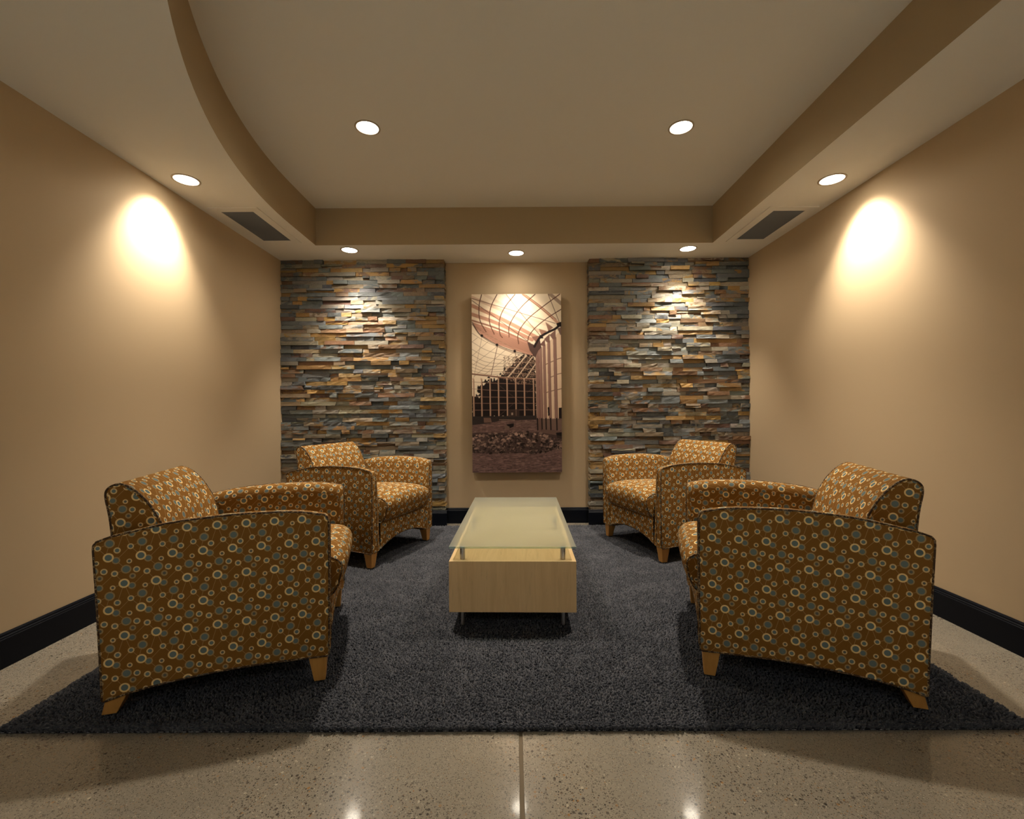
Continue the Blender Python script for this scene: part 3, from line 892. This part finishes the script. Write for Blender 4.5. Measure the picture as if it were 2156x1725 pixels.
# ------------------------------------------------------------------ rug
RX0, RX1, RY0, RY1 = -1.695, 1.690, 1.478, 4.070
def area_rug():
    root = empty('area_rug', ((RX0 + RX1) / 2, (RY0 + RY1) / 2, 0))
    tag(root, 'charcoal shag rug under the armchairs and coffee table', 'rug')
    ox, oy = (RX0 + RX1) / 2, (RY0 + RY1) / 2
    box('backing', RX0 - ox, RX1 - ox, RY0 - oy, RY1 - oy, 0.0005, 0.0078, M['backing'], root)
    g = np.random.default_rng(4)
    sp = 0.0085
    xs = np.arange(RX0 + 0.002, RX1, sp); ysv = np.arange(RY0 + 0.001, RY1, sp)
    gx, gy = np.meshgrid(xs, ysv)
    n = gx.size
    px = gx.ravel() + g.normal(0, 0.0013, n); py = gy.ravel() + g.normal(0, 0.0028, n)
    h = g.uniform(0.0055, 0.0095, n); lx = g.normal(0, 0.0035, n); ly = g.normal(-0.001, 0.0035, n); r = g.uniform(0.0040, 0.0058, n)
    # loose longer yarn around the bound edge
    m = 6500
    side = g.random(m); ex = np.where(side < 0.62, g.uniform(RX0, RX1, m), np.where(side < 0.81, RX0 + np.abs(g.normal(0, 0.012, m)), RX1 - np.abs(g.normal(0, 0.012, m))))
    ey = np.where(side < 0.62, RY0 + np.abs(g.normal(0, 0.014, m)), g.uniform(RY0, RY1, m))
    px = np.r_[px, ex]; py = np.r_[py, ey]
    h = np.r_[h, np.where(side < 0.62, g.uniform(0.009, 0.017, m), g.uniform(0.006, 0.0094, m))]
    lx = np.r_[lx, np.where(side < 0.62, g.normal(0, 0.006, m), np.where(side < 0.81, -0.006, 0.006))]; ly = np.r_[ly, np.where(side < 0.62, g.normal(-0.010, 0.005, m), g.normal(0, 0.005, m))]
    r = np.r_[r, g.uniform(0.0045, 0.0085, m)]
    n = len(px)
    z0 = 0.0075
    rot = g.uniform(0, math.pi / 2, n)
    V = np.zeros((n, 7, 3), np.float32)
    for k in range(3):
        a = rot + k * 2 * math.pi / 3
        V[:, k] = np.stack([px - ox + r * np.cos(a), py - oy + r * np.sin(a), np.full(n, z0 - 0.004)], -1)
        V[:, 3 + k] = np.stack([px - ox + lx * 0.6 + r * 0.75 * np.cos(a), py - oy + ly * 0.6 + r * 0.75 * np.sin(a), z0 + h * 0.66], -1)
    V[:, 6] = np.stack([px - ox + lx, py - oy + ly, z0 + h], -1)
    base = (np.arange(n) * 7)[:, None]
    tris = []
    for k in range(3):
        j = (k + 1) % 3
        tris += [np.concatenate([base + k, base + j, base + 3 + j], 1), np.concatenate([base + k, base + 3 + j, base + 3 + k], 1), np.concatenate([base + 3 + k, base + 3 + j, base + 6], 1)]
    Tq = np.concatenate(tris, 0)
    me = fast_mesh('pile', V.reshape(-1, 3), Tq)
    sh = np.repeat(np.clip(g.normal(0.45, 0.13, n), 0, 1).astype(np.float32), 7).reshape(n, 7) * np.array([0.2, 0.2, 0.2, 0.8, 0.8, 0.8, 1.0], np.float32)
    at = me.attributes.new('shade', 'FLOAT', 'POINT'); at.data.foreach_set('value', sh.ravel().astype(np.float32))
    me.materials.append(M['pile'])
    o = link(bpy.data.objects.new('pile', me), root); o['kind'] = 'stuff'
    # binding: pale running stitch along the front edge
    vs, fs = [], []
    x = RX0 + 0.01
    rr = random.Random(9)
    while x < RX1 - 0.02:
        L = rr.uniform(0.006, 0.018)
        v, f = box_vf(x - ox, x + L - ox, RY0 - oy - 0.0045, RY0 - oy - 0.003, 0.0028, 0.0046)
        b = len(vs); vs += v; fs += [tuple(b + q for q in ff) for ff in f]
        x += L + rr.uniform(0.006, 0.03)
    o = mesh_obj('edge_stitching', vs, fs, M['stitch'], root); o['kind'] = 'stuff'
    box('binding_tape', RX0 - ox, RX1 - ox, RY0 - oy - 0.0034, RY0 - oy, 0.0003, 0.0075, M['backing'], root)
area_rug()
FLOOR_Z = 0.0173   # top of the rug backing where furniture stands

# ------------------------------------------------------------------ coffee table
def coffee_table():
    yf, W, L = 2.127, 0.601, 1.205
    root = empty('coffee_table', (0.0025, yf + L / 2, 0), math.radians(-1.05))
    tag(root, 'low maple box coffee table with a raised frosted glass top', 'table')
    x, y = W / 2, L / 2
    zb, zt, t = 0.097, 0.337, 0.019
    box('end_panel', -x, x, -y, -y + t, zb, zt, M['maple'], root, 0.0008)
    box('end_panel', -x, x, y - t, y, zb, zt, M['maple'], root, 0.0008)
    box('side_panel', -x, -x + t, -y + t, y - t, zb, zt, M['maple_long'], root, 0.0008)
    box('side_panel', x - t, x, -y + t, y - t, zb, zt, M['maple_long'], root, 0.0008)
    box('inset_top', -x + t, x - t, -y + t, y - t, zt - 0.022, zt - 0.003, M['maple_long'], root)
    box('bottom_panel', -x + t, x - t, -y + t, y - t, zb, zb + 0.016, M['maple_long'], root)
    px = 0.241
    for yy in (-y + 0.045, -0.01, y - 0.052):
        for sx in (-1, 1):
            cyl('standoff', 0.0125, zt - 0.008, 0.397, M['steel'], root, 24, (sx * px, yy))
    for yy in (-y + 0.05, y - 0.05):
        for sx in (-1, 1):
            cyl('leg', 0.0095, FLOOR_Z, zb + 0.004, M['steel'], root, 20, (sx * px, yy))
    g = box('glass_top', -x, x, -y, y, 0.397, 0.407, M['frosted'], root, 0.0015)
    g.data.materials.append(M['glass_edge'])
    g.data.materials.append(M['glass_clear'])
    for k in (2, 3, 4, 5): g.data.polygons[k].material_index = 1
    g.data.polygons[0].material_index = 2
coffee_table()

# ------------------------------------------------------------------ armchairs
CL, CW, ARM = 0.72, 0.74, 0.10

def catmull(pts, k=5, closed=False):
    P = [Vector((p[0], p[1])) for p in pts]
    n = len(P); out = []
    rng = range(n) if closed else range(n - 1)
    for i in rng:
        p0 = P[(i - 1) % n] if closed or i > 0 else P[0]
        p1, p2 = P[i], P[(i + 1) % n]
        p3 = P[(i + 2) % n] if closed or i + 2 < n else P[-1]
        for q in range(k):
            t = q / k
            out.append(0.5 * ((2 * p1) + (p2 - p0) * t + (2 * p0 - 5 * p1 + 4 * p2 - p3) * t * t + (3 * p1 - p0 - 3 * p2 + p3) * t ** 3))
    if not closed: out.append(P[-1])
    return [(p.x, p.y) for p in out]

def ccw(p):
    return sum(p[i][0] * p[(i + 1) % len(p)][1] - p[(i + 1) % len(p)][0] * p[i][1] for i in range(len(p))) > 0

def offset(prof, d):
    """move a closed CCW outline inwards by d"""
    n = len(prof); out = []
    for i in range(n):
        a, b, c = prof[i - 1], prof[i], prof[(i + 1) % n]
        t = Vector((c[0] - a[0], c[1] - a[1])); t.normalize()
        out.append((b[0] - t.y * d * 1.0, b[1] + t.x * d * 1.0))
    return out

def sweep(name, prof, y0, y1, r0, r1, mat, parent, cap0=True, cap1=True, warp=None, uv0=(0, 0), flip0=False, flip1=False, seg=4, mid=1, uvdir=1, inset=None):
    """closed (x,z) outline carried along y with rounded rims; fabric repeat unrolled in metres"""
    if not ccw(prof): prof = prof[::-1]
    n = len(prof)
    st = []
    for k in range(seg + 1):
        a = math.pi / 2 * k / seg
        st.append((y0 + r0 * (1 - math.sin(a)), r0 * (1 - math.cos(a))) if False else (y0 + r0 * (1 - math.cos(a)), r0 * (1 - math.sin(a))))
    for k in range(1, mid):
        st.append((y0 + r0 + (y1 - r1 - y0 - r0) * k / mid, 0))
    for k in range(seg, -1, -1):
        a = math.pi / 2 * k / seg
        st.append((y1 - r1 * (1 - math.cos(a)), r1 * (1 - math.sin(a))))
    arc = [0.0]
    for i in range(n):
        a, b = prof[i], prof[(i + 1) % n]
        arc.append(arc[-1] + math.hypot(b[0] - a[0], b[1] - a[1]))
    run = [st[0][0]]
    for j in range(1, len(st)):
        run.append(run[-1] + math.hypot(st[j][0] - st[j - 1][0], st[j][1] - st[j - 1][1]))
    V, Fc, UV = [], [], []
    for (y, ins) in st:
        pr = prof if ins <= 1e-6 else ([inset(x, z, ins) for (x, z) in prof] if inset and ins > 0.0 else offset(prof, ins))
        for (x, z) in pr:
            if warp: x, yy, z = warp(x, y, z)
            else: yy = y
            V.append((x, yy, z))
    S = len(st)
    for j in range(S - 1):
        for i in range(n):
            i2 = (i + 1) % n
            Fc.append((j * n + i2, j * n + i, (j + 1) * n + i, (j + 1) * n + i2))
            ya, yb = -uvdir * run[j], -uvdir * run[j + 1]
            a, b = arc[i] + uv0[1], arc[i + 1] + uv0[1]
            UV.append(((ya + uv0[0], uvdir * b), (ya + uv0[0], uvdir * a), (yb + uv0[0], uvdir * a), (yb + uv0[0], uvdir * b)))
    def cap(j, flip, side):
        idx = list(range(j * n, j * n + n))
        f = idx if side < 0 else idx[::-1]
        Fc.append(tuple(f))
        sg = -1 if flip else 1
        s = 1 if side < 0 else -1          # seen from outside, right is +x on the -y side
        UV.append([(sg * s * V[k][0] + uv0[0], -sg * V[k][2] + uv0[1]) for k in f])
    cap(0, flip0, -1)
    cap(S - 1, flip1, 1)
    o = mesh_obj(name, V, Fc, mat, parent, UV, smooth=True)
    o.modifiers.new('edge', 'EDGE_SPLIT').split_angle = math.radians(50)
    return o

def rounded_arm():
    top = catmull([(0.345, 0.655), (0.261, 0.671), (0.149, 0.677), (0.041, 0.677), (-0.063, 0.671), (-0.164, 0.661), (-0.261, 0.642), (-0.332, 0.627), (-0.372, 0.613)], 3)
    rear = [(-0.381, 0.601), (-0.382, 0.585), (-0.374, 0.439), (-0.368, 0.298), (-0.362, 0.158), (-0.359, 0.070)]
    bot = catmull([(-0.350, 0.068), (-0.296, 0.082), (-0.215, 0.096), (-0.116, 0.107), (-0.014, 0.114), (0.092, 0.118), (0.202, 0.117), (0.350, 0.113)], 3)
    front = [(0.360, 0.120), (0.3615, 0.30), (0.362, 0.50), (0.361, 0.630), (0.356, 0.646)]
    return top + rear + bot + front

BACK = catmull([(-0.352, 0.085), (-0.368, 0.45), (-0.379, 0.622), (-0.387, 0.691), (-0.396, 0.742), (-0.394, 0.770), (-0.379, 0.787), (-0.354, 0.795), (-0.329, 0.787), (-0.300, 0.765), (-0.264, 0.722), (-0.239, 0.678), (-0.222, 0.640), (-0.196, 0.54), (-0.172, 0.44), (-0.165, 0.34), (-0.22, 0.26), (-0.28, 0.10)], 3, True)
SEAT = catmull([(-0.185, 0.305), (0.10, 0.300), (0.335, 0.300), (0.372, 0.304), (0.398, 0.332), (0.412, 0.375), (0.418, 0.415), (0.412, 0.450), (0.392, 0.476), (0.355, 0.492), (0.25, 0.502), (0.08, 0.500), (-0.10, 0.488), (-0.19, 0.470)], 3, True)

def arm_inset(x, z, d):
    sm = lambda a, b, v: (lambda t: t * t * (3 - 2 * t))(max(0.0, min(1.0, (v - a) / (b - a))))
    z2 = z - d * sm(0.40, 0.60, z)
    x2 = x - d * 0.45 * sm(0.22, 0.36, x) + d * 0.25 * sm(-0.22, -0.36, x)
    return x2, z2

def leg_mesh(name, top, bot, parent):
    """top / bottom: x0,x1,y0,y1,z"""
    a = [(top[0], top[2], top[4][0]), (top[1], top[2], top[4][1]), (top[1], top[3], top[4][1]), (top[0], top[3], top[4][0])]
    b = [(bot[0], bot[2], bot[4]), (bot[1], bot[2], bot[4]), (bot[1], bot[3], bot[4]), (bot[0], bot[3], bot[4])]
    o = mesh_obj(name, b + a, BOX_F, M['leg_wood'], parent)
    m = o.modifiers.new('bevel', 'BEVEL'); m.width = 0.002; m.segments = 2
    return o

def make_armchair():
    root = empty('armchair')
    hw = CW / 2
    arm = rounded_arm()
    for s in (-1, 1):
        y0, y1 = (-hw, -hw + ARM) if s < 0 else (hw - ARM, hw)
        o = sweep('arm', arm, y0, y1, 0.006 if s < 0 else 0.048, 0.048 if s < 0 else 0.006, M['fabric'], root, uv0=(0.035 * s, 0.02),
                  flip0=(s > 0), flip1=(s < 0), inset=arm_inset, seg=6,
                  warp=lambda x, y, z, s=s: (x, s * hw + (y - s * hw) * (1 - 0.36 * (z - 0.11) / 0.55), z))
        a2 = arm if ccw(arm) else arm[::-1]
        a3 = offset(a2, 0.0012)
        v, f = tube_vf([(x, s * (hw - 0.0015), z) for (x, z) in a3], 0.0038, 6, True)
        mesh_obj('piping', v, f, M['piping'], o, smooth=True)
        fr = [(0.3618, s * (hw - (ARM - 0.049) * (1 - 0.36 * (z - 0.11) / 0.55)), z) for z in np.linspace(0.15, 0.62, 12)] + [(0.356, s * (hw - 0.033), 0.646)]
        v, f = tube_vf(fr, 0.0026, 6)
        mesh_obj('seam', v, f, M['piping'], o, smooth=True)
    bw = hw - ARM + 0.002
    b = sweep('backrest', BACK, -bw, bw, 0.012, 0.012, M['fabric'], root, uv0=(0.02, 0.03), mid=6, uvdir=1)
    bp = BACK if ccw(BACK) else BACK[::-1]
    rim = [(x, z) for (x, z) in offset(bp, 0.003) if z > 0.50]
    k = max(range(len(rim)), key=lambda i: math.hypot(rim[i][0] - rim[i - 1][0], rim[i][1] - rim[i - 1][1]))
    rim = rim[k:] + rim[:k]
    for s in (-1, 1):
        v, f = tube_vf([(x, s * (bw - 0.003), z) for (x, z) in rim], 0.0040, 6)
        mesh_obj('piping', v, f, M['piping'], b, smooth=True)
    sw = hw - ARM - 0.004
    def crown(x, y, z):
        t = abs(y) / sw
        if z > 0.40: z -= 0.030 * t ** 3 * min(1, (z - 0.40) / 0.08)
        if x > 0.30: x -= 0.016 * t ** 3 * min(1, (x - 0.30) / 0.1)
        return x, y, z
    c = sweep('seat_cushion', SEAT, -sw, sw, 0.014, 0.014, M['fabric'], root, uv0=(0.05, 0.01), warp=crown, mid=12, uvdir=1)
    sp = SEAT if ccw(SEAT) else SEAT[::-1]
    rim = [(x, z) for (x, z) in offset(sp, 0.004) if x > 0.05]
    k = max(range(len(rim)), key=lambda i: math.hypot(rim[i][0] - rim[i - 1][0], rim[i][1] - rim[i - 1][1]))
    rim = rim[k:] + rim[:k]
    for s in (-1, 1):
        v, f = tube_vf([crown(x, s * (sw - 0.004), z) for (x, z) in rim], 0.0036, 6)
        mesh_obj('piping', v, f, M['piping'], c, smooth=True)
    # front rail with an arched lower edge
    rw = hw - ARM + 0.004
    N = 16
    V, Fc, UV = [], [], []
    xf, xb = 0.352, 0.325
    lowz = lambda y: 0.176 - 0.052 * (abs(y) / rw) ** 2.2
    for k in range(N + 1):
        y = -rw + 2 * rw * k / N
        V += [(xf, y, lowz(y)), (xf, y, 0.298), (xb, y, 0.298), (xb, y, lowz(y))]
    for k in range(N):
        a, c2 = 4 * k, 4 * k + 4
        for p, q in ((0, 1), (1, 2), (2, 3), (3, 0)):
            Fc.append((a + p, c2 + p, c2 + q, a + q))
            UV.append([(-V[i][1] + 0.01, V[i][2] + (0.05 if i % 4 in (2, 3) else 0)) for i in (a + p, c2 + p, c2 + q, a + q)])
    rail = mesh_obj('front_rail', V, Fc, M['fabric'], root, UV)
    v, f = tube_vf([(xf - 0.001, -rw + 2 * rw * k / N, lowz(-rw + 2 * rw * k / N)) for k in range(N + 1)], 0.003, 6)
    mesh_obj('piping', v, f, M['piping'], rail, smooth=True)
    box('seat_deck', -0.30, 0.33, -rw, rw, 0.20, 0.299, M['backing'], root)
    zl = FLOOR_Z
    for s in (-1, 1):
        ya, yb = s * (hw - 0.008), s * (hw - 0.068)
        yc, yd = s * (hw - 0.012), s * (hw - 0.050)
        leg_mesh('leg', (0.285, 0.350, min(ya, yb), max(ya, yb), (0.1165, 0.1145)), (0.304, 0.344, min(yc, yd), max(yc, yd), zl), root)
        leg_mesh('leg', (-0.352, -0.288, min(ya, yb), max(ya, yb), (0.071, 0.085)), (-0.366, -0.322, min(yc, yd), max(yc, yd), zl), root)
    return root

def copy_tree(o, parent=None):
    c = o.copy()
    COL.objects.link(c)
    c.parent = parent
    for ch in list(o.children):
        copy_tree(ch, c)
    return c

chair0 = make_armchair()
spots = [(-1.160, 1.981, 0.286, 'brown ring-patterned armchair in front, nearer the curved soffit wall'),
         (1.172, 1.998, math.pi - 0.304, 'brown ring-patterned armchair in front, nearer the straight soffit wall'),
         (-1.128, 3.411, -0.366, 'ring-patterned armchair against the stone panel on the curved soffit side'),
         (1.201, 3.494, math.pi + 0.343, 'ring-patterned armchair against the stone panel on the straight soffit side')]
for i, (x, y, rz, lb) in enumerate(spots):
    o = chair0 if i == 0 else copy_tree(chair0)
    o.location = (x, y, 0)
    o.rotation_euler = (0, 0, rz)
    tag(o, lb, 'armchair', 'four matching armchairs around the coffee table')
